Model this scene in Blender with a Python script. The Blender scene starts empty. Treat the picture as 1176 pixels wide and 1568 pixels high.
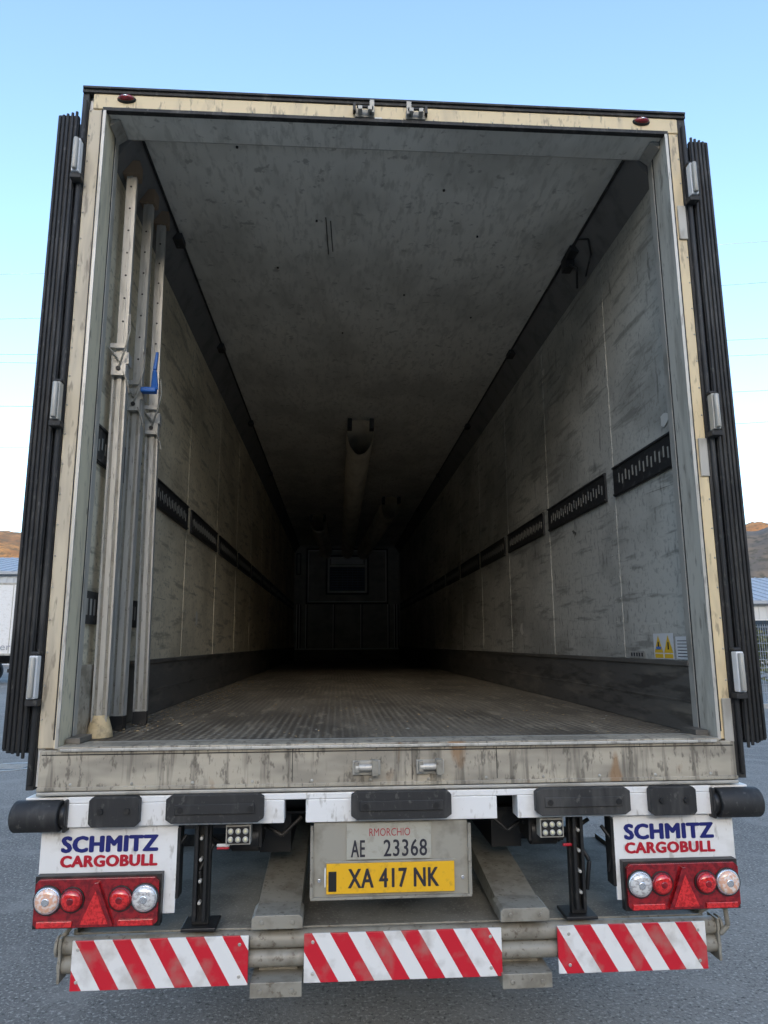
import bpy, bmesh, math, random
from mathutils import Vector, Matrix, noise
random.seed(7)
col=bpy.context.scene.collection
# ---------------------------------------------------------------- materials
def M(name, c, rough=.6, metal=0, layers=(), bump=None, spec=.5, rvar=0, coat=0, trans=0, det=3):
    m=bpy.data.materials.new(name); m.use_nodes=True; nt=m.node_tree; N=nt.nodes; L=nt.links
    b=N["Principled BSDF"]; b.inputs["Roughness"].default_value=rough; b.inputs["Metallic"].default_value=metal
    b.inputs["Specular IOR Level"].default_value=spec; b.inputs["Coat Weight"].default_value=coat
    b.inputs["Transmission Weight"].default_value=trans
    tc=N.new("ShaderNodeTexCoord")
    def nz(scale,detail=3,rg=.62):
        mp=N.new("ShaderNodeMapping"); mp.inputs["Scale"].default_value=scale; L.new(tc.outputs["Object"],mp.inputs[0])
        n=N.new("ShaderNodeTexNoise"); n.inputs["Scale"].default_value=1; n.inputs["Detail"].default_value=detail
        n.inputs["Roughness"].default_value=rg; L.new(mp.outputs[0],n.inputs["Vector"]); return n.outputs["Fac"]
    cur=None
    for (lc,st,sc,lo,hi) in layers:
        f=nz(sc,det); mr=N.new("ShaderNodeMapRange"); mr.inputs[1].default_value=lo; mr.inputs[2].default_value=hi
        mr.inputs[3].default_value=0; mr.inputs[4].default_value=st; L.new(f,mr.inputs[0])
        mx=N.new("ShaderNodeMix"); mx.data_type='RGBA'; L.new(mr.outputs[0],mx.inputs[0])
        if cur is None: mx.inputs[6].default_value=(*c,1)
        else: L.new(cur,mx.inputs[6])
        mx.inputs[7].default_value=(*lc,1); cur=mx.outputs[2]
    if cur is None: b.inputs["Base Color"].default_value=(*c,1)
    else: L.new(cur,b.inputs["Base Color"])
    if bump:
        f=nz(bump[0],2); bp=N.new("ShaderNodeBump"); bp.inputs["Strength"].default_value=bump[1]; bp.inputs["Distance"].default_value=bump[2]
        L.new(f,bp.inputs["Height"]); L.new(bp.outputs[0],b.inputs["Normal"])
    return m
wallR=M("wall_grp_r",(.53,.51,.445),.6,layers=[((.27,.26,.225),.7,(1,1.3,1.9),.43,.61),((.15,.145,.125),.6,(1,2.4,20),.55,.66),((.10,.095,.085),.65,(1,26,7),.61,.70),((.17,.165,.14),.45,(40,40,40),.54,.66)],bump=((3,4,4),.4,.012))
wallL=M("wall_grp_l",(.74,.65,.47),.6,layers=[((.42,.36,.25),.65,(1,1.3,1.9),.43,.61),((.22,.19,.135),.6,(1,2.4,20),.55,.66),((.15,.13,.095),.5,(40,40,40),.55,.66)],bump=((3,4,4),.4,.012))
ceilM=M("ceiling_grp",(.74,.72,.65),.5,layers=[((.47,.46,.41),.65,(2.2,1.3,1),.44,.62),((.25,.24,.21),.6,(16,16,1),.62,.69),((.41,.40,.35),.5,(34,9,1),.5,.64)],bump=((6,3,1),.6,.02))
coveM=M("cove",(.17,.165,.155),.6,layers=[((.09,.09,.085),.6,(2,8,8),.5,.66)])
kickM=M("kick_plate",(.12,.112,.098),.5,.1,layers=[((.22,.195,.155),.7,(2,2,10),.5,.66),((.045,.042,.038),.7,(3,3,20),.53,.66)],bump=((4,8,40),.3,.004))
kickL=M("kick_plate_end",(.42,.37,.29),.5,.1,layers=[((.18,.155,.11),.8,(6,6,9),.47,.62),((.08,.07,.055),.7,(30,30,30),.58,.68)],bump=((20,20,20),.3,.004))
black=M("black_rubber",(.02,.02,.02),.65,layers=[((.075,.072,.066),.6,(12,12,3),.5,.66),((.12,.115,.10),.5,(50,50,30),.60,.70)],bump=((60,60,20),.35,.004))
blackp=M("black_metal",(.018,.018,.018),.45,.2,layers=[((.07,.06,.05),.6,(14,14,14),.55,.68)],bump=((50,50,50),.2,.002))
railM=M("rail_black",(.03,.03,.03),.5,.2,layers=[((.12,.12,.11),.5,(20,30,30),.56,.68)])
slotM=M("slot",(.34,.33,.29),.5,.2)
alu=M("aluminium",(.53,.505,.45),.42,.3,layers=[((.30,.285,.245),.65,(16,16,2.5),.48,.64),((.18,.165,.14),.6,(60,60,12),.58,.68)],bump=((80,80,10),.15,.002))
aluD=M("aluminium_dull",(.44,.42,.37),.5,.2,layers=[((.22,.205,.17),.65,(10,10,4),.5,.66)],bump=((60,60,20),.15,.002))
jambM=M("jamb_face",(.56,.525,.44),.55,0,layers=[((.33,.305,.25),.7,(14,14,2.5),.48,.64),((.17,.15,.12),.65,(45,45,10),.58,.68)],bump=((40,40,10),.12,.002))
jambL=M("jamb_face_cream",(.76,.66,.46),.55,0,layers=[((.50,.43,.31),.65,(14,14,2.5),.48,.64),((.2,.165,.12),.65,(45,45,10),.60,.69)],bump=((40,40,10),.12,.002))
cream=M("cream_paint",(.74,.60,.36),.45,layers=[((.50,.41,.27),.65,(9,9,2.5),.5,.66),((.22,.17,.12),.65,(34,34,9),.57,.67)],bump=((40,40,40),.08,.002))
creamL=M("cream_weathered",(.60,.52,.375),.5,layers=[((.38,.33,.255),.65,(14,14,2),.47,.63),((.17,.14,.105),.65,(40,40,8),.57,.67)],bump=((40,40,40),.1,.002))
sillM=M("sill_aluminium",(.46,.41,.32),.5,.1,layers=[((.25,.225,.18),.8,(2.5,5,7),.42,.60),((.13,.115,.09),.75,(24,8,2.0),.53,.64),((.08,.07,.055),.65,(60,60,22),.56,.66),((.28,.15,.06),.7,(7,7,2.5),.62,.69)],bump=((30,30,50),.25,.003))
white=M("white_paint",(.80,.79,.76),.35,layers=[((.60,.575,.52),.55,(7,7,12),.52,.68),((.32,.285,.23),.55,(40,40,14),.60,.70)])
whiteside=M("white_panel",(.78,.78,.77),.35,layers=[((.6,.59,.56),.5,(.7,.7,3),.5,.7)])
floorM=M("tread_floor",(.19,.163,.122),.6,.1,layers=[((.08,.067,.05),.85,(2.2,.8,1),.41,.59),((.33,.285,.21),.7,(14,3,1),.55,.66),((.035,.03,.025),.75,(55,40,1),.53,.66)])
def floor_bump(m):
    nt=m.node_tree;N=nt.nodes;L=nt.links;tc=N.new("ShaderNodeTexCoord");mp=N.new("ShaderNodeMapping")
    mp.inputs["Scale"].default_value=(30,22,1);L.new(tc.outputs["Object"],mp.inputs[0])
    v=N.new("ShaderNodeTexVoronoi");v.voronoi_dimensions='2D';v.inputs["Scale"].default_value=1;v.inputs["Randomness"].default_value=.1;L.new(mp.outputs[0],v.inputs["Vector"])
    mr=N.new("ShaderNodeMapRange");mr.inputs[1].default_value=.18;mr.inputs[2].default_value=.40;mr.inputs[3].default_value=1;mr.inputs[4].default_value=0;L.new(v.outputs["Distance"],mr.inputs[0])
    bp=N.new("ShaderNodeBump");bp.inputs["Strength"].default_value=1;bp.inputs["Distance"].default_value=.006
    B=N["Principled BSDF"];L.new(mr.outputs[0],bp.inputs["Height"]);L.new(bp.outputs[0],B.inputs["Normal"])
    src=B.inputs["Base Color"].links[0].from_socket;mx=N.new("ShaderNodeMix");mx.data_type='RGBA'   # worn studs are brighter metal
    n=N.new("ShaderNodeTexNoise");n.inputs["Scale"].default_value=1.3;n.inputs["Detail"].default_value=2;L.new(tc.outputs["Object"],n.inputs["Vector"])
    r2=N.new("ShaderNodeMapRange");r2.inputs[1].default_value=.38;r2.inputs[2].default_value=.62;r2.inputs[3].default_value=.1;r2.inputs[4].default_value=.65;L.new(n.outputs[0],r2.inputs[0])
    m2=N.new("ShaderNodeMath");m2.operation='MULTIPLY';L.new(mr.outputs[0],m2.inputs[0]);L.new(r2.outputs[0],m2.inputs[1])
    L.new(m2.outputs[0],mx.inputs[0]);L.new(src,mx.inputs[6]);mx.inputs[7].default_value=(.42,.38,.30,1);L.new(mx.outputs[2],B.inputs["Base Color"])
floor_bump(floorM)
rubL=M("lamp_red",(.30,.008,.012),.15,spec=.6,coat=.8,layers=[((.12,.003,.006),.8,(50,50,50),.42,.6)])
rubB=M("lamp_red_bright",(.72,.03,.03),.12,coat=.8,layers=[((.35,.01,.01),.8,(110,10,110),.45,.6)])
clr=M("lamp_clear",(.80,.78,.75),.1,.2,coat=1,layers=[((.35,.32,.3),.8,(70,10,120),.47,.6)])
amber=M("lamp_amber",(.75,.42,.28),.12,coat=1,layers=[((.85,.8,.75),.8,(70,10,70),.47,.6)])
chrome=M("reflector",(.8,.8,.8),.25,.8)
led=M("led",(.70,.66,.45),.2,coat=.5)
ledR=M("led_reflector",(.5,.5,.48),.3,.6)
blue=M("text_blue",(.012,.018,.15),.4)
red=M("text_red",(.45,.01,.025),.4)
redthin=M("text_darkred",(.35,.03,.04),.5)
ink=M("ink",(.02,.02,.03),.5)
plateW=M("plate_white",(.41,.395,.33),.45,layers=[((.28,.26,.21),.6,(30,30,30),.5,.66)])
plateY=M("plate_yellow",(.80,.44,.015),.4,layers=[((.5,.28,.03),.6,(30,30,30),.55,.68)])
holderM=M("plate_holder",(.33,.31,.255),.5,.1,layers=[((.19,.175,.14),.7,(12,12,12),.47,.64)],bump=((60,60,60),.1,.002))
pipeM=M("grey_paint_steel",(.30,.28,.23),.5,.1,layers=[((.175,.155,.12),.7,(12,12,12),.48,.65),((.09,.062,.04),.65,(50,50,50),.58,.68)],bump=((70,70,70),.15,.002))
platM=M("platform_grit",(.24,.225,.185),.8,layers=[((.125,.112,.09),.75,(5,5,5),.43,.62),((.40,.375,.31),.55,(90,90,90),.55,.66)],bump=((160,160,160),.5,.004))
asphalt=M("asphalt",(.245,.228,.20),.9,spec=.3,layers=[((.165,.153,.135),.75,(.35,.2,1),.42,.58),((.46,.43,.38),.85,(55,55,55),.54,.64),((.06,.057,.052),.75,(48,48,48),.55,.66),((.31,.29,.255),.55,(3,3,3),.5,.64)],bump=((70,70,70),.7,.008))
padM=M("pad_brown",(.24,.17,.11),.8,bump=((60,60,60),.5,.004))
footM=M("rubber_foot",(.60,.47,.27),.7,layers=[((.3,.23,.14),.7,(30,30,30),.5,.66)])
blueP=M("blue_plastic",(.02,.13,.45),.4)
labelY=M("label_yellow",(.8,.50,.03),.5)
labelW=M("label_white",(.70,.70,.69),.5)
labelB=M("label_blueink",(.1,.2,.5),.5)
ductM=M("duct_fabric",(.88,.82,.68),.8,layers=[((.62,.57,.47),.6,(6,2,6),.45,.62)],bump=((12,5,12),.6,.015))
tyreM=M("tyre",(.02,.02,.02),.85,bump=((40,40,40),.3,.004))
frontM=M("bulkhead",(.50,.49,.44),.5,layers=[((.32,.31,.28),.7,(3,1,5),.45,.62)])
debM=M("debris",(.42,.31,.17),.9)
scufM=M("scuff_dark",(.12,.115,.10),.7)
tearM=M("scrape_light",(.64,.61,.54),.6)
def stripe_mat():
    m=M("warning_stripes",(.8,.8,.8),.35);nt=m.node_tree;N=nt.nodes;L=nt.links
    tc=N.new("ShaderNodeTexCoord");s=N.new("ShaderNodeSeparateXYZ");L.new(tc.outputs["Object"],s.inputs[0])
    a=N.new("ShaderNodeMath");a.operation='MULTIPLY_ADD';L.new(s.outputs[2],a.inputs[0]);a.inputs[1].default_value=.60;L.new(s.outputs[0],a.inputs[2])
    d=N.new("ShaderNodeMath");d.operation='DIVIDE';L.new(a.outputs[0],d.inputs[0]);d.inputs[1].default_value=.123
    f=N.new("ShaderNodeMath");f.operation='FRACT';L.new(d.outputs[0],f.inputs[0])
    g=N.new("ShaderNodeMath");g.operation='LESS_THAN';L.new(f.outputs[0],g.inputs[0]);g.inputs[1].default_value=.50
    n=N.new("ShaderNodeTexNoise");n.inputs["Scale"].default_value=14;n.inputs["Detail"].default_value=6;L.new(tc.outputs["Object"],n.inputs["Vector"])
    mr=N.new("ShaderNodeMapRange");mr.inputs[1].default_value=.5;mr.inputs[2].default_value=.7;mr.inputs[3].default_value=0;mr.inputs[4].default_value=.45;L.new(n.outputs[0],mr.inputs[0])
    mx=N.new("ShaderNodeMix");mx.data_type='RGBA';L.new(g.outputs[0],mx.inputs[0]);mx.inputs[6].default_value=(.78,.77,.74,1);mx.inputs[7].default_value=(.58,.015,.03,1)
    m2=N.new("ShaderNodeMix");m2.data_type='RGBA';L.new(mr.outputs[0],m2.inputs[0]);L.new(mx.outputs[2],m2.inputs[6]);m2.inputs[7].default_value=(.30,.26,.21,1)
    L.new(m2.outputs[2],N["Principled BSDF"].inputs["Base Color"]);return m
stripeM=stripe_mat()
# ---------------------------------------------------------------- mesh builder
class MB:
    def __init__(s): s.bm=bmesh.new(); s.mats=[]; s.ci=0
    def m(s,mat):
        if mat not in s.mats: s.mats.append(mat)
        s.ci=s.mats.index(mat); return s
    def face(s,vs,smooth=False):
        f=s.bm.faces.new(vs); f.material_index=s.ci; f.smooth=smooth; return f
    def hexa(s,P):
        v=[s.bm.verts.new(p) for p in P]
        for q in ((0,3,2,1),(4,5,6,7),(0,1,5,4),(1,2,6,5),(2,3,7,6),(3,0,4,7)): s.face([v[i] for i in q])
        return s
    def box(s,x0,x1,y0,y1,z0,z1):
        if x0>x1:x0,x1=x1,x0
        return s.hexa([(x0,y0,z0),(x1,y0,z0),(x1,y1,z0),(x0,y1,z0),(x0,y0,z1),(x1,y0,z1),(x1,y1,z1),(x0,y1,z1)])
    def beam(s,p0,p1,w,t):
        p0=Vector(p0);p1=Vector(p1);d=(p1-p0).normalized();r=d.cross(Vector((0,1,0)))
        if r.length<.1:r=d.cross(Vector((1,0,0)))
        r.normalize();u=d.cross(r);a=r*w/2;b=u*t/2
        return s.hexa([p0-a-b,p0+a-b,p0+a+b,p0-a+b,p1-a-b,p1+a-b,p1+a+b,p1-a+b])
    def cyl(s,p0,p1,r,r2=None,seg=16,cap=True):
        p0=Vector(p0);p1=Vector(p1);d=p1-p0
        if r2 is None:r2=r
        q=Vector((0,0,1)).rotation_difference(d.normalized()).to_matrix()
        a=[];b=[]
        for i in range(seg):
            t=2*math.pi*i/seg;o=q@Vector((math.cos(t),math.sin(t),0))
            a.append(s.bm.verts.new(p0+o*r));b.append(s.bm.verts.new(p1+o*r2))
        for i in range(seg):
            j=(i+1)%seg;s.face([a[i],a[j],b[j],b[i]],True)
        if cap: s.face(a[::-1]);s.face(b)
        return s
    def sph(s,c,r,seg=16,rings=8):
        res=bmesh.ops.create_uvsphere(s.bm,u_segments=seg,v_segments=rings,radius=1,matrix=Matrix.Translation(c)@Matrix.Diagonal((*r,1)))
        for v in res['verts']:
            for f in v.link_faces: f.material_index=s.ci;f.smooth=True
        return s
    def prism(s,pts,y0,y1):
        a=[s.bm.verts.new((x,y0,z)) for x,z in pts];b=[s.bm.verts.new((x,y1,z)) for x,z in pts];n=len(pts)
        for i in range(n): s.face([a[i],a[(i+1)%n],b[(i+1)%n],b[i]])
        s.face(a[::-1]);s.face(b);return s
    def lathe_x(s,prof,c,seg=32):
        R=[]
        for (dx,r) in prof:
            R.append([s.bm.verts.new((c[0]+dx,c[1]+r*math.cos(2*math.pi*i/seg),c[2]+r*math.sin(2*math.pi*i/seg))) for i in range(seg)])
        for k in range(len(R)-1):
            for i in range(seg):
                j=(i+1)%seg;s.face([R[k][i],R[k][j],R[k+1][j],R[k+1][i]],True)
        s.face(R[0][::-1]);s.face(R[-1]);return s
    def path(s,pts,r,seg=8):
        for a,b in zip(pts[:-1],pts[1:]): s.cyl(a,b,r,seg=seg)
        return s
    def done(s,name,parent=None,bevel=0,loc=None):
        bmesh.ops.recalc_face_normals(s.bm,faces=s.bm.faces[:])
        me=bpy.data.meshes.new(name);s.bm.to_mesh(me);s.bm.free()
        for m in s.mats: me.materials.append(m)
        o=bpy.data.objects.new(name,me);col.objects.link(o)
        if parent:o.parent=parent
        if loc:o.location=loc
        if bevel:
            b=o.modifiers.new("bevel","BEVEL");b.width=bevel;b.segments=2;b.limit_method='ANGLE';b.angle_limit=math.radians(40)
        return o
def text(name,body,x0,x1,z0,z1,y,mat,parent,fat=0):
    c=bpy.data.curves.new(name,"FONT");c.body=body;c.size=1;c.space_character=1.08 if fat else 1.0;c.resolution_u=3
    tmp=bpy.data.objects.new(name,c);col.objects.link(tmp);bpy.context.view_layer.update()
    me=bpy.data.meshes.new_from_object(tmp.evaluated_get(bpy.context.evaluated_depsgraph_get()));bpy.data.objects.remove(tmp)
    xs=[v.co.x for v in me.vertices];ys=[v.co.y for v in me.vertices];a,b=min(xs),max(xs);c0,c1=min(ys),max(ys)
    base=[Vector((x0+fat+(v.co.x-a)/(b-a)*(x1-x0-2*fat),y,z0+fat*.6+(v.co.y-c0)/(c1-c0)*(z1-z0-1.2*fat))) for v in me.vertices]
    polys=[tuple(p.vertices) for p in me.polygons];V=[];P=[]
    offs=[(0,0)] if not fat else [(math.cos(k*math.pi/4)*fat,math.sin(k*math.pi/4)*fat*.6) for k in range(8)]+[(0,0)]
    for k,(dx,dz) in enumerate(offs):
        n=len(V);V+=[(p.x+dx,p.y-.00012*k,p.z+dz) for p in base];P+=[tuple(i+n for i in q) for q in polys]
    m2=bpy.data.meshes.new(name);m2.from_pydata(V,[],P);m2.materials.append(mat);o=bpy.data.objects.new(name,m2);col.objects.link(o);o.parent=parent;return o
def empty(name,loc):
    e=bpy.data.objects.new(name,None);e.location=loc;col.objects.link(e);return e
FZ=1.25
T=empty("refrigerated_semi_trailer",(0,0,FZ))
LEN=13.89
# ---------------------------------------------------------------- body shell
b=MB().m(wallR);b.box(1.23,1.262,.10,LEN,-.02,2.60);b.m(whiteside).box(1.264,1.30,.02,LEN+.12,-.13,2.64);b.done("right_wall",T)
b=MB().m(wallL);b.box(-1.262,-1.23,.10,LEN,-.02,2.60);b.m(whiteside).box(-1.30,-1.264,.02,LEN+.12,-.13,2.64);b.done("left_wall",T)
b=MB().m(ceilM);b.box(-1.228,1.228,.10,LEN,2.62,2.64);b.m(whiteside).box(-1.302,1.302,.03,LEN+.13,2.644,2.672);b.done("roof",T)
b=MB().m(floorM);b.box(-1.228,1.228,.035,LEN,-.05,0.0);b.done("floor",T)
b=MB().m(blackp);b.box(-1.26,1.26,.1,LEN,-.14,-.055);b.done("floor_underside",T)
b=MB().m(frontM).box(-1.228,1.228,LEN,LEN+.03,0,2.62);b.m(whiteside).box(-1.264,1.264,LEN+.035,LEN+.12,-.13,2.642);b.done("front_wall",T)
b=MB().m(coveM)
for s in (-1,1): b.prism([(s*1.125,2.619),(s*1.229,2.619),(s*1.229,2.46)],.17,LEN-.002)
b.m(black)
for s in (-1,1):
    b.box(s*1.114,s*1.124,.17,LEN-.002,2.609,2.619)
    for y in (.95,2.42,4.3,6.5,9): b.box(s*1.10,s*1.15,y,y+.1,2.575,2.612)
b.done("ceiling_edge_trim",T)
b=MB().m(blackp).box(-1.10,1.10,.205,.210,2.617,2.6185)
for x,y in ((-.9,.19),(-.55,.18),(0,.17),(.5,.18),(.85,.19),(-.7,.24),(.3,.5),(-.35,.8),(.55,.9),(-.6,1.3),(.2,1.6),(.7,1.9),(-.2,2.2)): b.cyl((x,y,2.612),(x,y,2.6195),.006,seg=8)
b.beam((-.30,.77,2.617),(-.29,1.13,2.617),.006,.004);b.beam((-.275,.80,2.617),(-.265,1.10,2.617),.004,.004)
b.done("ceiling_seam",T)
b=MB().m(black);b.box(1.10,1.15,1.04,1.12,2.53,2.61);b.path([(1.12,1.05,2.55),(1.15,1.0,2.50),(1.17,1.06,2.47),(1.19,1.12,2.44)],.007)
b.path([(1.12,1.08,2.6),(1.13,.9,2.62),(1.15,.8,2.56),(1.18,.85,2.5),(1.2,1.0,2.45)],.005);b.done("curtain_clip",T)
# kick plates
b=MB().m(kickM)
b.box(1.206,1.229,.16,LEN-.01,0.002,.265);b.box(1.198,1.229,.16,LEN-.01,.266,.285)
b.box(1.2035,1.2055,.17,LEN-.02,.12,.128);b.box(-1.2055,-1.2035,.63,LEN-.02,.12,.128)
b.box(-1.229,-1.206,.62,LEN-.01,0.002,.265);b.box(-1.229,-1.198,.62,LEN-.01,.266,.285)
b.m(kickL).box(-1.229,-1.204,.16,.61,0.002,.285)
b.done("kick_plates",T,.002)
# cargo rails, posts, rivets
b=MB()
posts=[.90+1.165*i for i in range(12)]
segs=[(.17,posts[0]-.06)]+[(posts[i]+.06,posts[i+1]-.06) for i in range(len(posts)-1)]
for s in (-1,1):
    for a,c in segs:
        b.m(railM);b.box(s*1.218,s*1.2295,a,c,1.108,1.268)
        for z in (1.113,1.255): b.box(s*1.212,s*1.218,a,c,z,z+.009)
        b.m(slotM);n=int((c-a-.06)/.042)
        for i in range(n):
            y=a+.04+i*.042;dz=.007 if i%2 else -.007
            b.box(s*1.2165,s*1.2178,y,y+.012,1.162+dz,1.212+dz)
b.m(railM).box(-1.2295,-1.215,.16,.93,.445,.575)
b.m(slotM)
for i in range(16):
    y=.19+i*.045
    b.box(-1.2142,-1.213,y,y+.018,.48,.545)
b.done("cargo_rails",T)
b=MB()
for s,mt in ((-1,wallL),(1,wallR)):
    b.m(mt)
    for p in posts:
        b.box(s*1.2268,s*1.2298,p-.045,p+.045,.288,2.455)
    b.m(aluD)
    for p in posts[:6]:
        z=.35
        while z<2.42:
            for d in (-.034,.034): b.sph((s*1.2266,p+d,z),(.003,.005,.005),6,4)
            z+=.115
b.done("wall_posts",T)
b=MB()
def patch(side,y,z,ry,rz,mt,n=9,ang=0):
    b.m(mt);vs=[];X=side*1.2256
    for k in range(n):
        t=2*math.pi*k/n;r=random.uniform(.55,1.15);u=math.cos(t)*ry*r;v=math.sin(t)*rz*r
        vs.append(b.bm.verts.new((X,y+u*math.cos(ang)-v*math.sin(ang),z+u*math.sin(ang)+v*math.cos(ang))))
    b.face(vs)
patch(1,1.52,1.03,.05,.012,scufM,9,.3);patch(1,1.50,1.01,.03,.006,scufM,8,-.5);patch(1,2.86,.46,.05,.06,tearM);patch(1,1.98,2.25,.04,.035,tearM)
patch(1,.24,1.34,.05,.035,tearM);patch(-1,2.48,.54,.05,.06,tearM)
for i in range(14): patch(1,1.0+random.uniform(-.14,.2),2.05+random.uniform(-.16,.14),.004,random.uniform(.01,.05),scufM,6,random.uniform(-.3,.3))
for i in range(90):
    s=1 if random.random()<.65 else -1
    y=random.uniform(.3,6);z=random.uniform(.32,2.3)
    if 1.05<z<1.33: z+=.4
    ang=random.choice([0,0,.05,-.08,.3,-.35]);patch(s,y,z,random.uniform(.02,.20),random.uniform(.0008,.0022),scufM if random.random()<.55 else tearM,7,ang)
b.done("lining_scuffs",T)
# labels
b=MB().m(labelW).box(1.2245,1.2255,.32,.515,.288,.40);b.box(1.2245,1.2255,.17,.30,.29,.385);b.m(aluD).box(1.2245,1.2255,.62,.80,.288,.32)
b.m(labelY)
for y in (.37,.465):
    vs=[b.bm.verts.new(p) for p in ((1.2240,y-.044,.315),(1.2240,y+.044,.315),(1.2240,y,.392))];b.face(vs)
    b.box(1.2238,1.2244,y-.04,y+.04,.292,.31)
b.m(ink)
for y in (.37,.465): b.box(1.2232,1.2237,y-.006,y+.006,.33,.362)
for i in range(6): b.box(1.2238,1.2244,.185,.285,.30+i*.013,.303+i*.013)
for i in range(5): b.box(1.2238,1.2244,.64+i*.03,.655+i*.03,.295,.312)
b.m(labelB).box(1.2228,1.2231,.44,.49,.33,.342)
b.done("warning_labels",T)
# bulkhead details
y=LEN
b=MB()
def frame(x0,x1,z0,z1,w,d):
    b.box(x0,x1,y-d,y-.001,z0,z0+w);b.box(x0,x1,y-d,y-.001,z1-w,z1);b.box(x0,x0+w,y-d,y-.001,z0+w,z1-w);b.box(x1-w,x1,y-d,y-.001,z0+w,z1-w)
lt=M("bulkhead_trim",(.88,.87,.82),.4);dk=M("bulkhead_gap",(.04,.04,.04),.8)
b.m(dk);frame(-.96,.96,1.27,2.57,.03,.004);frame(-.50,.50,1.49,2.41,.03,.004)
b.m(lt);frame(-.92,.92,1.31,2.53,.025,.03);frame(-.46,.46,1.53,2.37,.045,.06);b.box(-.41,.41,y-.06,y-.03,2.13,2.18)
for x in (-1.16,-1.10,-.95,-.32,.32,.95,1.10,1.16):
    b.m(lt);b.box(x-.015,x+.012,y-.03,y-.001,.26,1.26);b.m(dk);b.box(x+.0125,x+.035,y-.004,y-.001,.26,1.26)
b.m(lt).box(-1.2,1.2,y-.05,y-.001,.23,.255);b.m(kickM).box(-1.2,1.2,y-.03,y-.001,.01,.229)
b.m(M("vent_dark",(.02,.035,.09),.4)).box(-.41,.41,y-.02,y-.001,1.57,2.13)
b.m(M("evaporator_cover",(.9,.9,.88),.5)).box(-.38,.38,y-.025,y-.001,2.2,2.32)
b.m(M("vent_bar",(.10,.18,.36),.4))
for i in range(9): b.box(-.41,.41,y-.035,y-.021,1.61+i*.058,1.622+i*.058)
for i in range(7): b.box(-.36+i*.12,-.352+i*.12,y-.045,y-.036,1.57,2.13)
b.m(dk);frame(-1.19,-1.08,1.95,2.45,.02,.025)
b.done("evaporator_bulkhead",T)
# air ducts
def duct(name,p0,p1,rx,rz):
    bm=MB().m(ductM);n=24;rings=[];steps=30
    for k in range(steps+1):
        t=k/steps;ring=[]
        for i in range(n):
            a=2*math.pi*i/n;ca,sa=math.cos(a),math.sin(a)
            sag=1+.10*math.sin(t*38+1)+.05*math.sin(t*71)
            x=p0[0]+(p1[0]-p0[0])*t+rx*ca*(1+.04*math.sin(t*50+i))
            z=2.615-rz+rz*sa if sa>0 else 2.615-rz+rz*sa*sag*1.45
            yy=p0[1]+(p1[1]-p0[1])*t
            if k==0: yy+= .34*max(0,-sa)**1.5*1.0 - .05*abs(ca)
            if k==1: yy+= .16*max(0,-sa)
            ring.append(bm.bm.verts.new((x,yy,z)))
        rings.append(ring)
    for k in range(steps):
        for i in range(n):
            j=(i+1)%n;bm.face([rings[k][i],rings[k][j],rings[k+1][j],rings[k+1][i]],True)
    bm.m(black)
    for s in (-1,1): bm.box(p0[0]+s*rx*.8-.022,p0[0]+s*rx*.8+.022,p0[1]-.10,p0[1]+.02,2.50,2.60)
    return bm.done(name,T)
duct("air_duct_center",(0,4.25),(0,13.8),.14,.11)
duct("air_duct_right",(.60,8.1),(.38,13.8),.15,.12)
duct("air_duct_left",(-.58,9.7),(-.50,13.8),.14,.11)
# ---------------------------------------------------------------- rear frame
b=MB().m(cream)
b.box(-1.268,1.276,0,.10,2.588,2.660)
b.box(1.224,1.276,.004,.10,.0,2.587)
b.m(creamL).box(-1.284,-1.224,.004,.10,.0,2.587)
b.done("rear_frame_paint",T,.004)
b=MB()
for s,mm in ((-1,jambL),(1,jambM)):
    b.m(mm).box(s*1.209,s*1.2235,-.008,.168,.0,2.586)
    b.m(aluD).box(s*1.205,s*1.2088,.125,.166,.0,2.572)
    b.m(alu).box(s*1.2065,s*1.2185,-.014,-.0085,.0,2.572)
    b.m(black).box(s*1.207,s*1.2088,.115,.122,.0,2.572)
b.done("jamb_strip",T,.0015)
b=MB().m(ceilM).box(-1.206,1.206,.012,.165,2.575,2.587);b.m(aluD).box(-1.206,1.206,.1655,.170,2.575,2.618);b.done("header_soffit",T)
b=MB().m(black);b.box(-1.222,1.222,-.014,.011,2.570,2.5865)
for s in (-1,1):
    b.box(s*(1.277 if s>0 else 1.286),s*1.3125,.002,.14,-.14,2.660)
    b.cyl((s*1.2245,-.006,.03),(s*1.2245,-.006,2.58),.0035,seg=8)
    b.cyl((s*1.298,-.004,-.12),(s*1.298,-.004,2.62),.010,seg=10)
b.box(-1.3125,1.3125,-.006,.14,2.661,2.680)
b.box(-1.31,1.31,-.014,-.006,2.676,2.686)
b.done("black_frame_edge",T,.003)
b=MB().m(aluD)
b.prism([(-1.205,2.570),(-1.205,2.54),(-1.165,2.570)],.04,.16);b.prism([(1.205,2.570),(1.205,2.54),(1.165,2.570)],.04,.16)
b.done("corner_gussets",T)
b=MB().m(aluD)
for i in range(22):
    b.sph((1.2685,.003,.1+i*.118),(.004,.003,.004),8,4);b.sph((-1.276,.003,.1+i*.118),(.004,.003,.004),8,4)
for i in range(18): b.sph((-1.12+i*.13,-.001,2.600),(.003,.003,.003),8,4)
b.done("frame_rivets",T)
b=MB()
for x in (-1.13,1.11):
    b.m(blackp).sph((x,-.002,2.636),(.040,.012,.019),20,8);b.m(rubL).sph((x,-.008,2.637),(.034,.018,.014),20,8)
    b.m(chrome).sph((x,-.022,2.638),(.010,.006,.005),12,6)
b.done("marker_lights",T)
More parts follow.
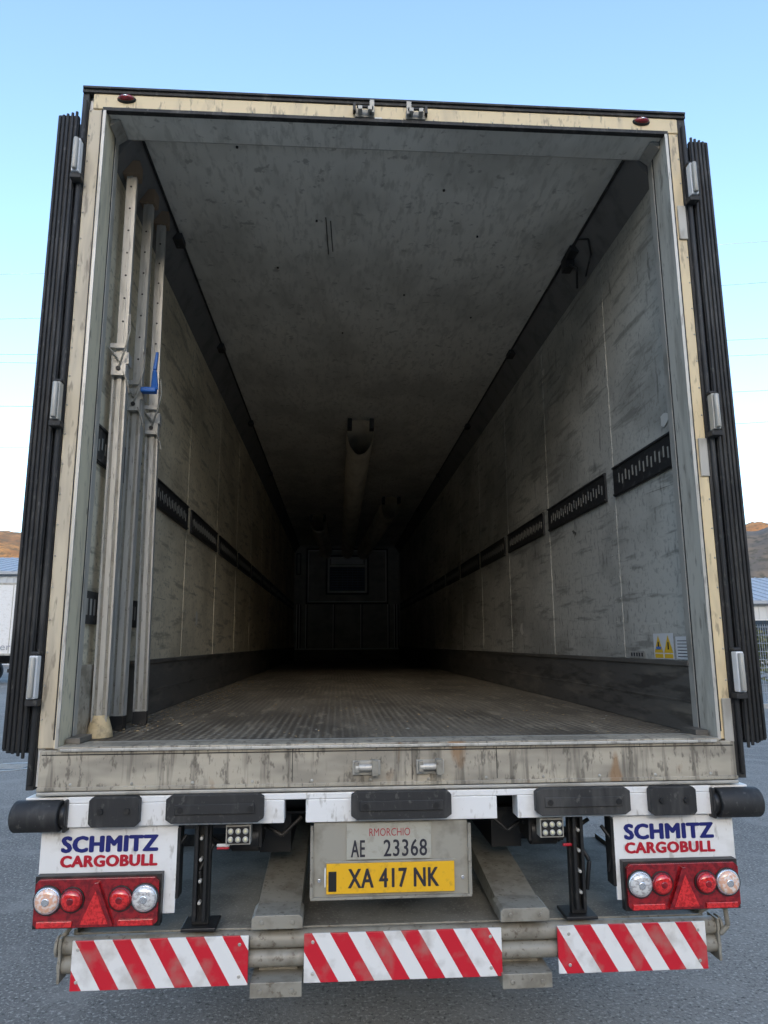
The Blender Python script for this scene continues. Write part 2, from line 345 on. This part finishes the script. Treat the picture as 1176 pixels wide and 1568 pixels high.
# lock keepers on header and sill
b=MB()
for x in (-.12,.10):
    b.m(pipeM).box(x-.042,x+.042,-.014,-.001,2.592,2.628)
    s=1 if x<0 else -1
    b.m(aluD).box(x-.03,x-.012,-.05,-.014,2.60,2.618);b.box(x+.012,x+.03,-.05,-.014,2.60,2.618)
    b.m(blackp).cyl((x-.035,-.04,2.618),(x+.035,-.04,2.618),.006,seg=10)
    b.m(aluD).box(x+s*.03-.010,x+s*.03+.010,-.035,-.012,2.60,2.66)
    b.m(blackp).box(x-s*.045-.006,x-s*.045+.006,-.03,-.002,2.61,2.648)
b.m(labelW).box(-.09,-.045,-.003,-.0005,2.590,2.602)
for x in (-.115,.115):
    b.m(aluD).box(x-.05,x+.05,-.036,-.0265,-.10,-.052)
    b.m(pipeM);b.box(x-.044,x-.028,-.065,-.037,-.088,-.052);b.box(x+.018,x+.04,-.075,-.037,-.098,-.046)
    b.m(alu).cyl((x-.04,-.055,-.072),(x+.04,-.055,-.072),.012,seg=12)
b.done("lock_keepers",T,.002)
# sill
b=MB().m(sillM)
b.prism([(-1.262,-.004),(-1.262,-.138),(1.262,-.138),(1.262,-.004)],-.026,.035)
b.box(-1.2,1.2,-.034,.09,-.003,.010)
b.box(-1.262,1.262,-.034,-.027,-.138,-.125)
b.m(alu).box(-1.19,1.19,-.038,-.0345,-.006,.004)
b.m(kickM)
for s in (-1,1): b.box(s*1.15,s*1.20,.04,.17,.0105,.03)
b.done("rear_sill",T,.003)
b=MB().m(blackp)
for x in (-.38,.05,.36): b.box(x-.0012,x+.0012,-.0272,-.0263,-.12,-.01)
b.box(-1.255,1.255,-.0268,-.0262,-.020,-.016)
b.m(aluD)
for i in range(12): b.sph((-1.15+i*.21,-.027,-.118),(.006,.003,.006),8,4)
b.done("sill_joints",T)
b=MB().m(alu).box(-1.19,1.19,.0905,.14,.002,.006);b.done("threshold",T)
b=MB().m(white)
ho=[(-.405,-.33),(.355,.43)]
xs=[-1.155,ho[0][0],ho[0][1],ho[1][0],ho[1][1],1.155]
b.box(-1.155,1.155,-.03,.05,-.180,-.158)
for i in (0,2,4): b.box(xs[i],xs[i+1],-.03,.05,-.258,-.1805)
b.box(-1.30,-1.156,-.02,.05,-.172,-.160);b.box(1.156,1.30,-.02,.05,-.172,-.160)
b.m(aluD);b.box(-1.262,1.262,-.034,.02,-.153,-.141)
b.done("cross_beam",T,.003)
b=MB().m(black)
for x0,x1 in ((-1.07,-.90),(.91,1.08)):
    b.prism([(x0,-.165),(x0+.01,-.155),(x1-.01,-.155),(x1,-.165),(x1,-.24),(x1-.012,-.252),(x0+.012,-.252),(x0,-.24)],-.065,-.031)
for x0,x1 in ((-.81,-.475),(-.17,.185),(.49,.835)):
    b.prism([(x0,-.165),(x0+.02,-.152),(x1-.02,-.152),(x1,-.165),(x1,-.232),(x1-.02,-.245),(x0+.02,-.245),(x0,-.232)],-.065,-.031)
    b.box(x0+.03,x1-.03,-.070,-.0655,-.216,-.182)
b.done("rubber_buffers",T,.008)
b=MB().m(blackp)
for x in (-1.03,-.94,.95,1.04,-.76,-.52,-.12,.13,.54,.79): b.cyl((x,-.074,-.199),(x,-.06,-.199),.010,seg=10)
b.done("buffer_bolts",T)
b=MB()
for s in (-1,1):
    b.m(black).cyl((s*1.325,-.03,-.218),(s*1.17,-.03,-.218),.052,seg=28)
    b.cyl((s*1.335,-.03,-.218),(s*1.325,-.03,-.218),.035,.052,seg=28)
    b.m(blackp).cyl((s*1.17,-.03,-.218),(s*1.150,-.03,-.218),.038,seg=20);b.box(s*1.148,s*1.16,-.05,.05,-.27,-.165)
    b.box(s*1.16,s*1.30,.03,.06,-.27,-.175)
b.done("corner_rollers",T,.004)
# light panels
for nm,s in (("left_light_panel",-1),("right_light_panel",1)):
    b=MB().m(white)
    xa,xb=(-1.24,-.775) if s<0 else (.785,1.235)
    b.box(xa,xb,-.012,-.004,-.545,-.262)
    b.m(blackp).box(xb-.004 if s<0 else xa-.01,xb+.01 if s<0 else xa+.004,-.0118,.05,-.50,-.27)
    h0,h1=(-1.235,-.815) if s<0 else (.80,1.22)
    z0,z1=-.572,-.408
    b.m(blackp);b.box(h0,h1,-.045,-.0125,z0,z1)
    b.m(rubL);b.prism([(h0+.006,z0+.02),(h0+.02,z0+.006),(h1-.02,z0+.006),(h1-.006,z0+.02),(h1-.006,z1-.02),(h1-.02,z1-.006),(h0+.02,z1-.006),(h0+.006,z1-.02)],-.060,-.0455)
    w=h1-h0;zc=(z0+z1)/2+.012
    order=[(.12,amber),(.31,rubB),(.69,rubB),(.88,clr)]
    if s>0: order=[(.12,clr),(.31,rubB),(.69,rubB),(.88,amber)]
    for fx,mt in order:
        x=h0+w*fx;r=.043 if mt is not rubB else .037
        b.m(blackp).cyl((x,-.060,zc),(x,-.066,zc),r+.004,seg=32)
        b.m(chrome if mt is not rubB else rubL).cyl((x,-.066,zc),(x,-.072,zc),r+.001,r-.003,seg=32)
        b.m(mt).sph((x,-.072,zc),(r-.005,.012,r-.005),28,10)
        b.m(chrome if mt is not rubB else rubL).cyl((x,-.083,zc),(x,-.0855,zc),r*.32,r*.25,seg=20)
    xc=h0+w*.5
    b.m(rubL);b.prism([(xc-.062,z0+.012),(xc+.062,z0+.012),(xc+.006,z1-.016),(xc-.006,z1-.016)],-.074,-.0605)
    b.m(rubB);b.prism([(xc-.046,z0+.020),(xc+.046,z0+.020),(xc,z1-.040)],-.077,-.0745)
    for q0,q1 in ((h0+.02,xc-.075),(xc+.075,h1-.02)): b.box(q0,q1,-.066,-.0605,z0+.010,z0+.028)
    P=b.done(nm,T,.004)
    if s<0: tx0,tx1=-1.170,-.840
    else: tx0,tx1=.822,1.160
    text("lettering_blue","SCHMITZ",tx0,tx1,-.344,-.289,-.0135,blue,T,.0046)
    text("lettering_red","CARGOBULL",tx0,tx1,-.391,-.352,-.0135,red,T,.0032)
# licence plate holder
b=MB().m(holderM);b.prism([(-.30,-.262),(-.31,-.50),(-.29,-.512),(.24,-.512),(.255,-.50),(.245,-.262)],-.02,-.004)
b.m(pipeM);b.box(-.31,.255,-.034,-.0205,-.512,-.504);b.box(-.312,-.302,-.034,-.0205,-.5035,-.27);b.box(.246,.257,-.034,-.0205,-.5035,-.27)
b.m(plateW).box(-.185,.115,-.028,-.0205,-.384,-.264)
b.m(plateY).box(-.255,.195,-.032,-.0205,-.493,-.395)
b.m(holderM).box(-.262,.20,-.030,-.0205,-.3945,-.3885)
b.m(blackp).box(-.248,-.220,-.0335,-.0322,-.485,-.42)
b.m(labelW).box(-.262,-.257,-.0335,-.0205,-.47,-.41)
b.m(chrome)
for x in (-.28,.225): b.cyl((x,-.03,-.45),(x,-.02,-.45),.006,seg=10)
b.done("plate_holder",T,.002)
text("plate_header","RMORCHIO",-.105,.04,-.308,-.282,-.0285,redthin,T)
text("plate_letters","AE",-.17,-.12,-.376,-.320,-.0285,ink,T,.001)
text("plate_digits","23368",-.055,.10,-.376,-.320,-.0285,ink,T,.001)
text("repeater_text","XA 417 NK",-.18,.14,-.476,-.412,-.0325,ink,T,.002)
# ---------------------------------------------------------------- underride guard + tail lift
b=MB().m(stripeM)
for x0,x1 in ((-1.11,-.52),(-.33,.36),(.56,1.10)): b.box(x0,x1,-.012,-.004,-.778,-.624)
b.done("warning_boards",T,.0015)
b=MB().m(pipeM)
for z in (-.652,-.712): b.cyl((-1.165,.035,z),(1.165,.035,z),.029,seg=20)
for s in (-1,1):
    b.cyl((s*1.165,.035,-.652),(s*1.175,.035,-.652),.036,seg=20);b.box(s*1.15,s*1.16,.0,.07,-.76,-.62)
for x0,x1 in ((-.51,-.335),(.355,.53)):
    b.prism([(x0,-.60),(x0,-.566),(x0+.012,-.556),(x1-.012,-.556),(x1,-.566),(x1,-.60)],-.03,.10)
    b.box(x0,x1,-.03,.10,-.812,-.765)
    b.box(x0+.02,x1-.02,.065,.11,-.765,-.60)
    b.hexa([(x0+.01,.101,-.62),(x1-.01,.101,-.62),(x1-.01,1.5,-.52),(x0+.01,1.5,-.52),(x0+.01,.101,-.560),(x1-.01,.101,-.560),(x1-.01,1.5,-.40),(x0+.01,1.5,-.40)])
    for x in (x0+.035,x1-.035):
        b.cyl((x,-.036,-.577),(x,-.03,-.577),.008,seg=10);b.cyl((x,-.036,-.79),(x,-.03,-.79),.008,seg=10)
b.m(alu)
for x in (-1.09,-.55,-.30,.32,.60,1.07):
    for z in (-.65,-.75): b.cyl((x,-.016,z),(x,-.012,z),.006,seg=10)
b.m(pipeM)
b.path([(1.10,.02,-.60),(1.14,0,-.57),(1.18,-.01,-.58),(1.185,-.01,-.64),(1.16,0,-.67)],.009)
b.path([(-1.10,.3,-.58),(-1.14,.05,-.60),(-1.17,.02,-.64)],.009)
b.done("underride_guard",T,.003)
b=MB().m(platM);b.box(-1.12,1.12,.07,1.15,-.665,-.632)
b.m(pipeM);b.box(-1.125,1.125,.062,.0695,-.67,-.625);b.box(-1.135,-1.121,.07,1.15,-.675,-.615);b.box(1.121,1.135,.07,1.15,-.675,-.615)
b.m(blackp);b.box(-1.05,1.05,1.16,1.28,-.70,-.58)
b.done("tail_lift_platform",T,.002)
# struts, work lamps
b=MB().m(blackp)
for x0,x1 in ((-.725,-.665),(.63,.685)):
    b.box(x0,x1,.03,.06,-.60,-.262);b.box(x0-.03,x1+.03,.0,.12,-.612,-.6005)
    b.box(x0+.008,x0+.02,-.0,.0295,-.58,-.262);b.box(x1-.02,x1-.008,.0,.0295,-.58,-.262)
for s in (-1,1):
    b.cyl((s*.60,.10,-.33),(s*.50,.10,-.33),.05,seg=18);b.box(s*.49,s*.62,.06,.2,-.36,-.264)
    b.path([(s*.66,.05,-.34),(s*.70,.02,-.42),(s*.69,.03,-.52)],.008)
    b.path([(s*.75,.02,-.30),(s*.79,.0,-.36),(s*.77,.02,-.46)],.007)
    b.path([(s*.35,.12,-.27),(s*.42,.10,-.33),(s*.48,.12,-.30),(s*.62,.14,-.38),(s*.74,.12,-.30)],.008)
b.m(aluD)
for x in (-.695,.657):
    for i in range(4): b.cyl((x,-.004,-.31-i*.07),(x,.029,-.31-i*.07),.006,seg=10)
b.m(labelW).box(-.645,-.60,.02,.03,-.345,-.335);b.m(red).box(-.645,-.60,.0195,.03,-.353,-.3455)
b.m(red).box(.605,.64,.0195,.03,-.37,-.36)
b.done("support_struts",T,.003)
b=MB()
for x in (-.565,.555):
    b.m(aluD).box(x-.043,x+.043,-.02,.03,-.328,-.264)
    b.m(blackp).box(x-.039,x+.039,-.023,-.0205,-.324,-.268)
    for i in range(3):
        for j in range(2): b.m(ledR).cyl((x-.026+i*.026,-.028,-.283-j*.027),(x-.026+i*.026,-.0235,-.283-j*.027),.010,seg=12);b.m(led).sph((x-.026+i*.026,-.028,-.283-j*.027),(.007,.004,.007),10,6)
b.done("work_lamps",T,.002)
# chassis
b=MB().m(blackp)
for s in (-1,1):
    b.box(s*.40,s*.52,.3,12.8,-.44,-.301);b.box(s*.33,s*.59,.3,12.8,-.30,-.2905)
for yy in (.35,1.3,2.4,3.7,5.0,6.5,8.5,10.5,12.5): b.box(-1.2,1.2,yy,yy+.06,-.29,-.142)
for yy in (2.9,4.2,5.5): b.cyl((-1.0,yy,-.75),(1.0,yy,-.75),.07,seg=16);b.box(-.55,-.525,yy-.5,yy+.1,-.70,-.302);b.box(.525,.55,yy-.5,yy+.1,-.70,-.302)
for s in (-1,1):
    b.box(s*.82,s*1.22,2.05,2.08,-.78,-.20)
    for yy in (2.9,4.2,5.5):
        n=10
        for i in range(n):
            a=math.pi*(i/n)*.8+.3;c=math.pi*((i+1)/n)*.8+.3
            b.hexa([(s*.84,yy+.56*math.cos(a),-.75+.56*math.sin(a)),(s*1.24,yy+.56*math.cos(a),-.75+.56*math.sin(a)),(s*1.24,yy+.56*math.cos(c),-.75+.56*math.sin(c)),(s*.84,yy+.56*math.cos(c),-.75+.56*math.sin(c)),
                    (s*.84,yy+.57*math.cos(a),-.75+.57*math.sin(a)),(s*1.24,yy+.57*math.cos(a),-.75+.57*math.sin(a)),(s*1.24,yy+.57*math.cos(c),-.75+.57*math.sin(c)),(s*.84,yy+.57*math.cos(c),-.75+.57*math.sin(c))])
    b.box(s*.75,s*.87,10.4,10.55,-1.15,-.29);b.box(s*.68,s*.94,10.33,10.62,-1.25,-1.15)
    b.box(s*1.18,s*1.21,6.6,10.2,-.62,-.52);b.box(s*1.18,s*1.21,6.6,10.2,-.86,-.76)
    for yy in (6.8,8.4,10.0): b.box(s*1.12,s*1.179,yy,yy+.06,-.86,-.15)
b.m(aluD).cyl((-.25,7.0,-.5),(-.25,8.0,-.5),.13,seg=20);b.cyl((.25,7.0,-.5),(.25,8.0,-.5),.13,seg=20)
b.done("chassis",T)
b=MB()
for s in (-1,1):
    for yy in (2.9,4.2,5.5):
        c=(s*1.05,yy,-.75)
        b.m(tyreM).lathe_x([(-.17,.30),(-.19,.40),(-.17,.48),(-.12,.50),(.12,.50),(.17,.48),(.19,.40),(.17,.30)],c)
        b.m(aluD).lathe_x([(s*.172,.29),(s*.12,.22),(s*.10,.14),(s*.19,.12),(s*.20,.06)],c)
b.done("wheels",T)
# ---------------------------------------------------------------- doors folded back
for nm,s in (("left_door",-1),("right_door",1)):
    b=MB().m(whiteside).box(s*1.327,s*1.392,.012,1.27,.0,2.54)
    b.m(black).box(s*1.318,s*1.400,-.006,.011,-.005,2.545)
    for i,x in enumerate((1.326,1.343,1.362,1.378,1.394)):
        b.cyl((s*x,-.010,-.03+.008*i),(s*x,-.010,2.56-.006*i),.0062,seg=8)
    b.box(s*1.33,s*1.412,.05,.09,-.02,2.53);b.box(s*1.393,s*1.41,1.2,1.275,-.01,2.55)
    b.m(aluD)
    b.cyl((s*1.405,.35,-.05),(s*1.405,.35,2.6),.014,seg=10);b.cyl((s*1.405,.95,-.05),(s*1.405,.95,2.6),.014,seg=10)
    b.done(nm,T,.002)
b=MB()
for s in (-1,1):
    for z in (2.33,1.28,.25):
        b.m(labelW if z>2 or z<1 else aluD);b.box(s*1.286,s*1.316,-.052,-.018,z-.075,z+.075)
        b.m(aluD).cyl((s*1.30,-.06,z-.07),(s*1.30,-.06,z+.07),.010,seg=12)
        b.m(black).box(s*1.278,s*1.322,-.046,-.004,z-.100,z-.078);b.box(s*1.285,s*1.315,-.04,-.004,z+.078,z+.09)
        if s>0: b.m(aluD).box(1.240,1.277,-.004,.003,z-.26,z-.10)
b.done("hinges",T,.005)
# ---------------------------------------------------------------- load bars
def loadbar(x,y,ztop,joint,foot,lean=0,extra=0):
    b=MB().m(alu)
    z0=.06
    b.box(-.030,.030,-.020,.020,z0,joint);b.box(-.010,.010,-.026,-.0205,z0,joint)
    b.box(-.030,-.022,-.025,-.0205,z0,joint);b.box(.022,.030,-.025,-.0205,z0,joint)
    b.box(-.022,.022,-.015,.015,joint,ztop-.07);b.box(-.006,.006,-.019,-.0155,joint,ztop-.07)
    b.m(pipeM)
    b.box(-.0215,-.0105,-.0212,-.0203,z0+.01,joint-.05);b.box(.0105,.0215,-.0212,-.0203,z0+.01,joint-.05)
    b.m(blackp)
    z=joint+.05
    while z<ztop-.12: b.cyl((0,-.0205,z),(0,-.0192,z),.005,seg=8);z+=.11
    b.m(alu).box(-.036,.036,-.030,.028,joint-.04,joint+.012);b.box(-.03,.03,-.05,-.03,joint-.10,joint-.045)
    b.m(pipeM).path([(.0,-.05,joint-.07),(.03,-.07,joint+.02),(.042,-.06,joint+.10),(.035,-.05,joint+.18)],.0045)
    b.path([(-.05,-.035,joint+.03),(-.01,-.04,joint-.02),(.04,-.05,joint-.13),(.05,-.05,joint-.18)],.0045)
    b.m(alu).box(-.045,.02,-.035,-.031,joint+.03,joint+.05);b.m(blackp).cyl((.0,-.056,joint-.07),(.0,-.05,joint-.07),.010,seg=12)
    b.m(padM).box(-.036,.036,-.034,.034,ztop-.07,ztop)
    b.m(footM if foot else blackp)
    if foot: b.cyl((0,0,0),(0,0,.035),.052,.045,seg=20);b.cyl((0,0,.035),(0,0,.085),.045,.030,seg=20)
    else: b.box(-.03,.03,-.024,.024,.0,.058)
    o=b.done("load_bar",None,.002,loc=(x,y,FZ+.002));o.rotation_euler=(0,lean,math.radians(extra));return o
loadbar(-1.165,.30,2.545,1.60,True,-.006,4)
loadbar(-1.165,.53,2.56,1.52,False,.0,-3)
loadbar(-1.125,.74,2.58,1.47,False,-.012,6)
b=MB().m(blueP)
b.hexa([(-1.10,.50,1.53),(-1.065,.50,1.53),(-1.065,.515,1.53),(-1.10,.515,1.53),(-1.09,.48,1.62),(-1.072,.48,1.62),(-1.072,.50,1.62),(-1.09,.50,1.62)])
b.hexa([(-1.09,.48,1.62),(-1.072,.48,1.62),(-1.072,.50,1.62),(-1.09,.50,1.62),(-1.080,.48,1.71),(-1.068,.48,1.71),(-1.068,.50,1.71),(-1.080,.50,1.71)])
b.box(-1.135,-1.066,.46,.50,1.505,1.53)
b.done("strap_handle",T,.006)
# debris
b=MB()
for i in range(1100):
    if random.random()<.65: x=-1.19+abs(random.gauss(0,.12));y=random.uniform(.4,4.6)
    else: x=random.uniform(-1.15,1.15);y=random.uniform(.1,4.5)
    b.m(debM if random.random()<.7 else slotM);s=random.uniform(.002,.009);a=random.random()*6.28
    p=[Vector((x+s*math.cos(a+k*1.57)*random.uniform(.5,1.6),y+s*math.sin(a+k*1.57)*random.uniform(.5,1.6),.0025+random.random()*.006)) for k in range(4)]
    b.face([b.bm.verts.new(q) for q in p])
b.done("floor_debris",T)
# ---------------------------------------------------------------- ground
b=MB().m(asphalt);S=3000;vs=[b.bm.verts.new(p) for p in ((-S,-S,0),(S,-S,0),(S,S,0),(-S,S,0))];b.face(vs);b.done("asphalt_yard")
b=MB().m(aluD).cyl((-4.6,7.6,.001),(-4.6,7.6,.008),.34,seg=32);b.m(blackp).cyl((-4.6,7.6,.0085),(-4.6,7.6,.010),.29,seg=32)
b.m(aluD)
for i in range(-4,5): b.box(-4.6-.22,-4.6+.22,7.6+i*.05-.008,7.6+i*.05+.008,.0102,.013)
b.done("manhole_cover")
# hills
hillM=M("autumn_forest",(.18,.09,.035),.95,det=2,layers=[((.26,.14,.05),.9,(.03,.03,.03),.45,.6),((.09,.065,.035),.9,(.06,.06,.09),.52,.65),((.05,.038,.022),.7,(.25,.25,.25),.5,.65)])
darkM=M("hill_shade_paint",(.06,.06,.06),.95,det=2,layers=[((.10,.085,.07),.8,(.08,.08,.1),.48,.6),((.03,.035,.03),.8,(.3,.3,.3),.5,.62)])  # dark colour stands in for shade on the hill's lower half
def ridge(name,r0,r1,rc,a0,a1,hfun,na,nr=26,mat=None,tree=4.0):
    bm=bmesh.new();R=[]
    for k in range(nr+1):
        r=r0+(r1-r0)*k/nr;row=[]
        for i in range(na+1):
            a=math.radians(a0+(a1-a0)*i/na);x=r*math.sin(a);y=r*math.cos(a)
            t=1-abs(r-rc)/((rc-r0) if r<rc else (r1-rc));t=max(0,t);t=t*t*(3-2*t)
            n=noise.fractal(Vector((x/140,y/140,0)),1,2,3)
            n2=noise.noise(Vector((x/9,y/9,3)))+noise.noise(Vector((x/21,y/21,3)))
            z=hfun((i/na))*t*(1+.13*n)+n2*tree*min(1,t*4)-3+(3 if t>0 else 0)
            row.append(bm.verts.new((x,y,z)))
        R.append(row)
    for k in range(nr):
        for i in range(na): f=bm.faces.new((R[k][i],R[k][i+1],R[k+1][i+1],R[k+1][i]));f.smooth=True
    bmesh.ops.recalc_face_normals(bm,faces=bm.faces[:])
    me=bpy.data.meshes.new(name);bm.to_mesh(me);bm.free();me.materials.append(mat or hillM);o=bpy.data.objects.new(name,me);col.objects.link(o);return o
ridge("hill",520,1300,900,-75,80,lambda u:140-12*u,520,24)
ridge("hill",300,800,520,110,250,lambda u:172,160,18)  # unseen ridge added behind the camera to block the low sun
ridge("hill",230,500,360,8,75,lambda u:50*min(1,u*4)*min(1,(1-u)*4),260,16,darkM,2.2)  # added nearer ridge, coloured dark as the hill's shaded lower slope
# ---------------------------------------------------------------- background buildings
corr=M("corrugated_facade",(.50,.54,.58),.5,.1)
roofM=M("metal_roof",(.38,.40,.42),.6,.1)
glass=M("window_glass",(.04,.06,.08),.1,spec=.8)
plaster=M("plaster",(.62,.62,.60),.8,layers=[((.5,.5,.47),.6,(.6,.6,.6),.4,.66)])
def warehouse(loc,w,d,eave,ridge_h,wallm,rows):
    e=empty("warehouse",loc);b=MB().m(wallm).box(-w/2,w/2,0,d,0,eave)
    n=int(w/.6)
    for i in range(n): x=-w/2+i*w/n;b.box(x,x+w/n*.4,-.05,-.001,0.3,eave-.1)
    b.done("walls",e)
    b=MB().m(roofM);b.prism([(-w/2-.4,eave+.002),(w/2+.4,eave+.002),(w/2+.4,eave+.25),(-w/2-.4,eave+.25)],-.5,d+.5)
    b.hexa([(-w/2-.4,-.5,eave+.252),(w/2+.4,-.5,eave+.252),(w/2+.4,d+.5,eave+.252),(-w/2-.4,d+.5,eave+.252),(-w/2-.4,d/2-.1,ridge_h),(w/2+.4,d/2-.1,ridge_h),(w/2+.4,d/2+.1,ridge_h),(-w/2-.4,d/2+.1,ridge_h)])
    for i in range(int(w/1.0)): x=-w/2+i; b.beam((x,-.5,eave+.28),(x,d/2-.1,ridge_h+.03),.08,.06)
    b.done("roof",e)
    b=MB()
    for (z0,z1,ww,gap) in rows:
        x=-w/2+1
        while x+ww<w/2-.5:
            b.m(white).box(x-.06,x+ww+.06,-.09,-.052,z0-.06,z1+.06);b.m(glass).box(x,x+ww,-.11,-.091,z0,z1);x+=ww+gap
    b.done("windows",e);return e
warehouse((-40,60,0),44,26,7.6,10.6,corr,[(5.6,6.7,2.2,.5),(1.2,2.8,2.2,2.5)])
warehouse((52,50,0),46,20,4.45,7.35,plaster,[(.2,3.2,3.2,1.6)])
P=empty("parked_box_trailer",(-20.4,28.2,0))
b=MB().m(white).box(-6.7,6.7,0,2.5,1.2,4.2);b.m(aluD)
for z in (1.2,4.14): b.box(-6.72,6.72,-.02,0-.001,z,z+.08)
for i in range(12): b.box(-6.7+i*1.2,-6.67+i*1.2,-.012,-.001,1.29,4.13)
b.done("body",P)
b=MB().m(blackp).box(-6.5,6.5,.8,1.0,.85,1.19).box(-6.5,6.5,1.6,1.8,.85,1.19).box(-2,1.5,.02,.06,.5,.9)
b.box(6.5,6.6,.1,2.4,.5,.65);b.done("chassis",P)
b=MB()
for x in (2.3,3.6,4.9):
    for yy in (.2,2.1):
        b.m(tyreM).cyl((x,yy-.15,.5),(x,yy+.15,.5),.5,seg=28);b.m(aluD).cyl((x,yy-.16,.5),(x,yy-.151,.5),.27,seg=20)
b.done("wheels",P)
text("side_lettering","fenster",5.2,6.6,1.42,1.70,-.03,M("grey_ink",(.35,.36,.38),.5),P)
# right fence, hedge
F=empty("metal_fence",(10.0,14.6,0))
fm=M("galvanised",(.36,.38,.40),.45,.3)
b=MB().m(fm)
for i in range(9): b.box(i*2.5-.03,i*2.5+.03,-.03,.03,.1,2.1)
b.done("posts",F)
b=MB().m(fm)
for i in range(int(20/.06)): b.cyl((i*.06,0,.15),(i*.06,0,2.03),.008,seg=4,cap=False)
for i in range(10): b.cyl((0,-.010,.17+i*.2),(20,-.010,.17+i*.2),.008,seg=4,cap=False)
b.done("mesh_panels",F)
b=MB().m(M("concrete",(.42,.42,.40),.85,layers=[((.3,.3,.28),.7,(3,3,3),.4,.6)])).box(-.1,20.1,-.1,.1,0,.12);b.done("base_kerb",F)
leafM=M("leaves",(.09,.11,.03),.8,det=1,layers=[((.16,.15,.04),.8,(1.5,1.5,1.5),.45,.6)])
def hedge(loc,w,h,d,n):
    b=MB().m(leafM)
    for i in range(n):
        x=random.uniform(0,w);hh=h*(.75+.25*noise.noise(Vector((x*.6,0,0)))+.1*noise.noise(Vector((x*2,1,0))))
        z=random.uniform(.02,1)**.7*hh;yy=random.uniform(0,d);s=random.uniform(.05,.12)
        q=Matrix.Rotation(random.random()*6.28,3,'Z')@Matrix.Rotation(random.random()*3,3,'X')
        b.face([b.bm.verts.new(Vector((x,yy,z))+q@Vector(v)*s) for v in ((-1,0,0),(0,-.6,0),(1,0,0),(0,.6,0))])
    b.m(M("twig",(.06,.045,.03),.9))
    for i in range(int(w/.5)): b.cyl((i*.5+.2,d/2,0),(i*.5+random.uniform(-.2,.5),d/2+random.uniform(-.3,.3),h*.8),.03,.008,seg=6)
    return b.done("hedge",None,0,loc)
hedge((14.5,24,0),12,3.0,1.2,9000)
# power line
W=empty("power_line",(0,40,FZ))
wm=M("wire",(.55,.57,.60),.5,.3);b=MB().m(wm)
WL=((23.5,27.5),(20.46,24.47),(18.1,20.4),(17.57,19.25),(14.74,16.75),(12.14,14.6))
for za,zb in WL:
    pts=[]
    for i in range(31):
        x=-90+i*6.0;t=(x+21)/50;z=za+(zb-za)*t+.0006*((x-4)**2-625);pts.append((x,0,z))
    b.path(pts,.014,4)
b.done("wires",W)
b=MB().m(fm)
for x in (-90,90):
    b.cyl((x,0.3,-FZ),(x,.3,33),.35,.15,seg=12)
    for za,zb in WL:
        z=za+(zb-za)*((x+21)/50)+.0006*((x-4)**2-625);b.box(x-.08,x+.08,-.3,.4,z-.12,z-.02)
b.done("poles",W)
# ---------------------------------------------------------------- light
sc=bpy.context.scene
w=bpy.data.worlds.new("World");sc.world=w;w.use_nodes=True;nt=w.node_tree;bg=nt.nodes["Background"]
sky=nt.nodes.new("ShaderNodeTexSky");sky.sky_type='NISHITA';sky.sun_disc=False
EL=14;AZ=183
sky.sun_elevation=math.radians(EL);sky.sun_rotation=math.radians(AZ);sky.altitude=300;sky.air_density=1.0;sky.dust_density=2.4;sky.ozone_density=2.0
nt.links.new(sky.outputs[0],bg.inputs[0]);bg.inputs[1].default_value=.60
sd=bpy.data.lights.new("sun","SUN");sd.energy=5;sd.angle=math.radians(.5);sd.color=(1,.80,.58);so=bpy.data.objects.new("sun",sd);col.objects.link(so)
a=math.radians(AZ);e=math.radians(EL);dirv=Vector((math.sin(a)*math.cos(e),math.cos(a)*math.cos(e),math.sin(e)))
so.rotation_euler=dirv.to_track_quat('Z','Y').to_euler();so.location=dirv*100+Vector((0,0,50))
sc.view_settings.view_transform='Standard';sc.view_settings.look='None';sc.view_settings.exposure=0
# ---------------------------------------------------------------- camera
pitch,yaw,roll=.1841,.06587,-.00519
Fv=Vector((math.sin(yaw)*math.cos(pitch),math.cos(yaw)*math.cos(pitch),math.sin(pitch)))
R=Vector((math.cos(yaw),-math.sin(yaw),0));U=R.cross(Fv)
R,U=R*math.cos(roll)+U*math.sin(roll),-R*math.sin(roll)+U*math.cos(roll)
cd=bpy.data.cameras.new("camera");cd.sensor_fit='VERTICAL';cd.sensor_height=36;cd.sensor_width=27;cd.lens=1081.3/1568*36;cd.clip_start=.05;cd.clip_end=6000
co=bpy.data.objects.new("camera",cd);col.objects.link(co)
mt=Matrix((R,U,-Fv)).transposed().to_4x4();mt.translation=Vector((-.2227,-2.691,FZ+.3619));co.matrix_world=mt
sc.camera=co
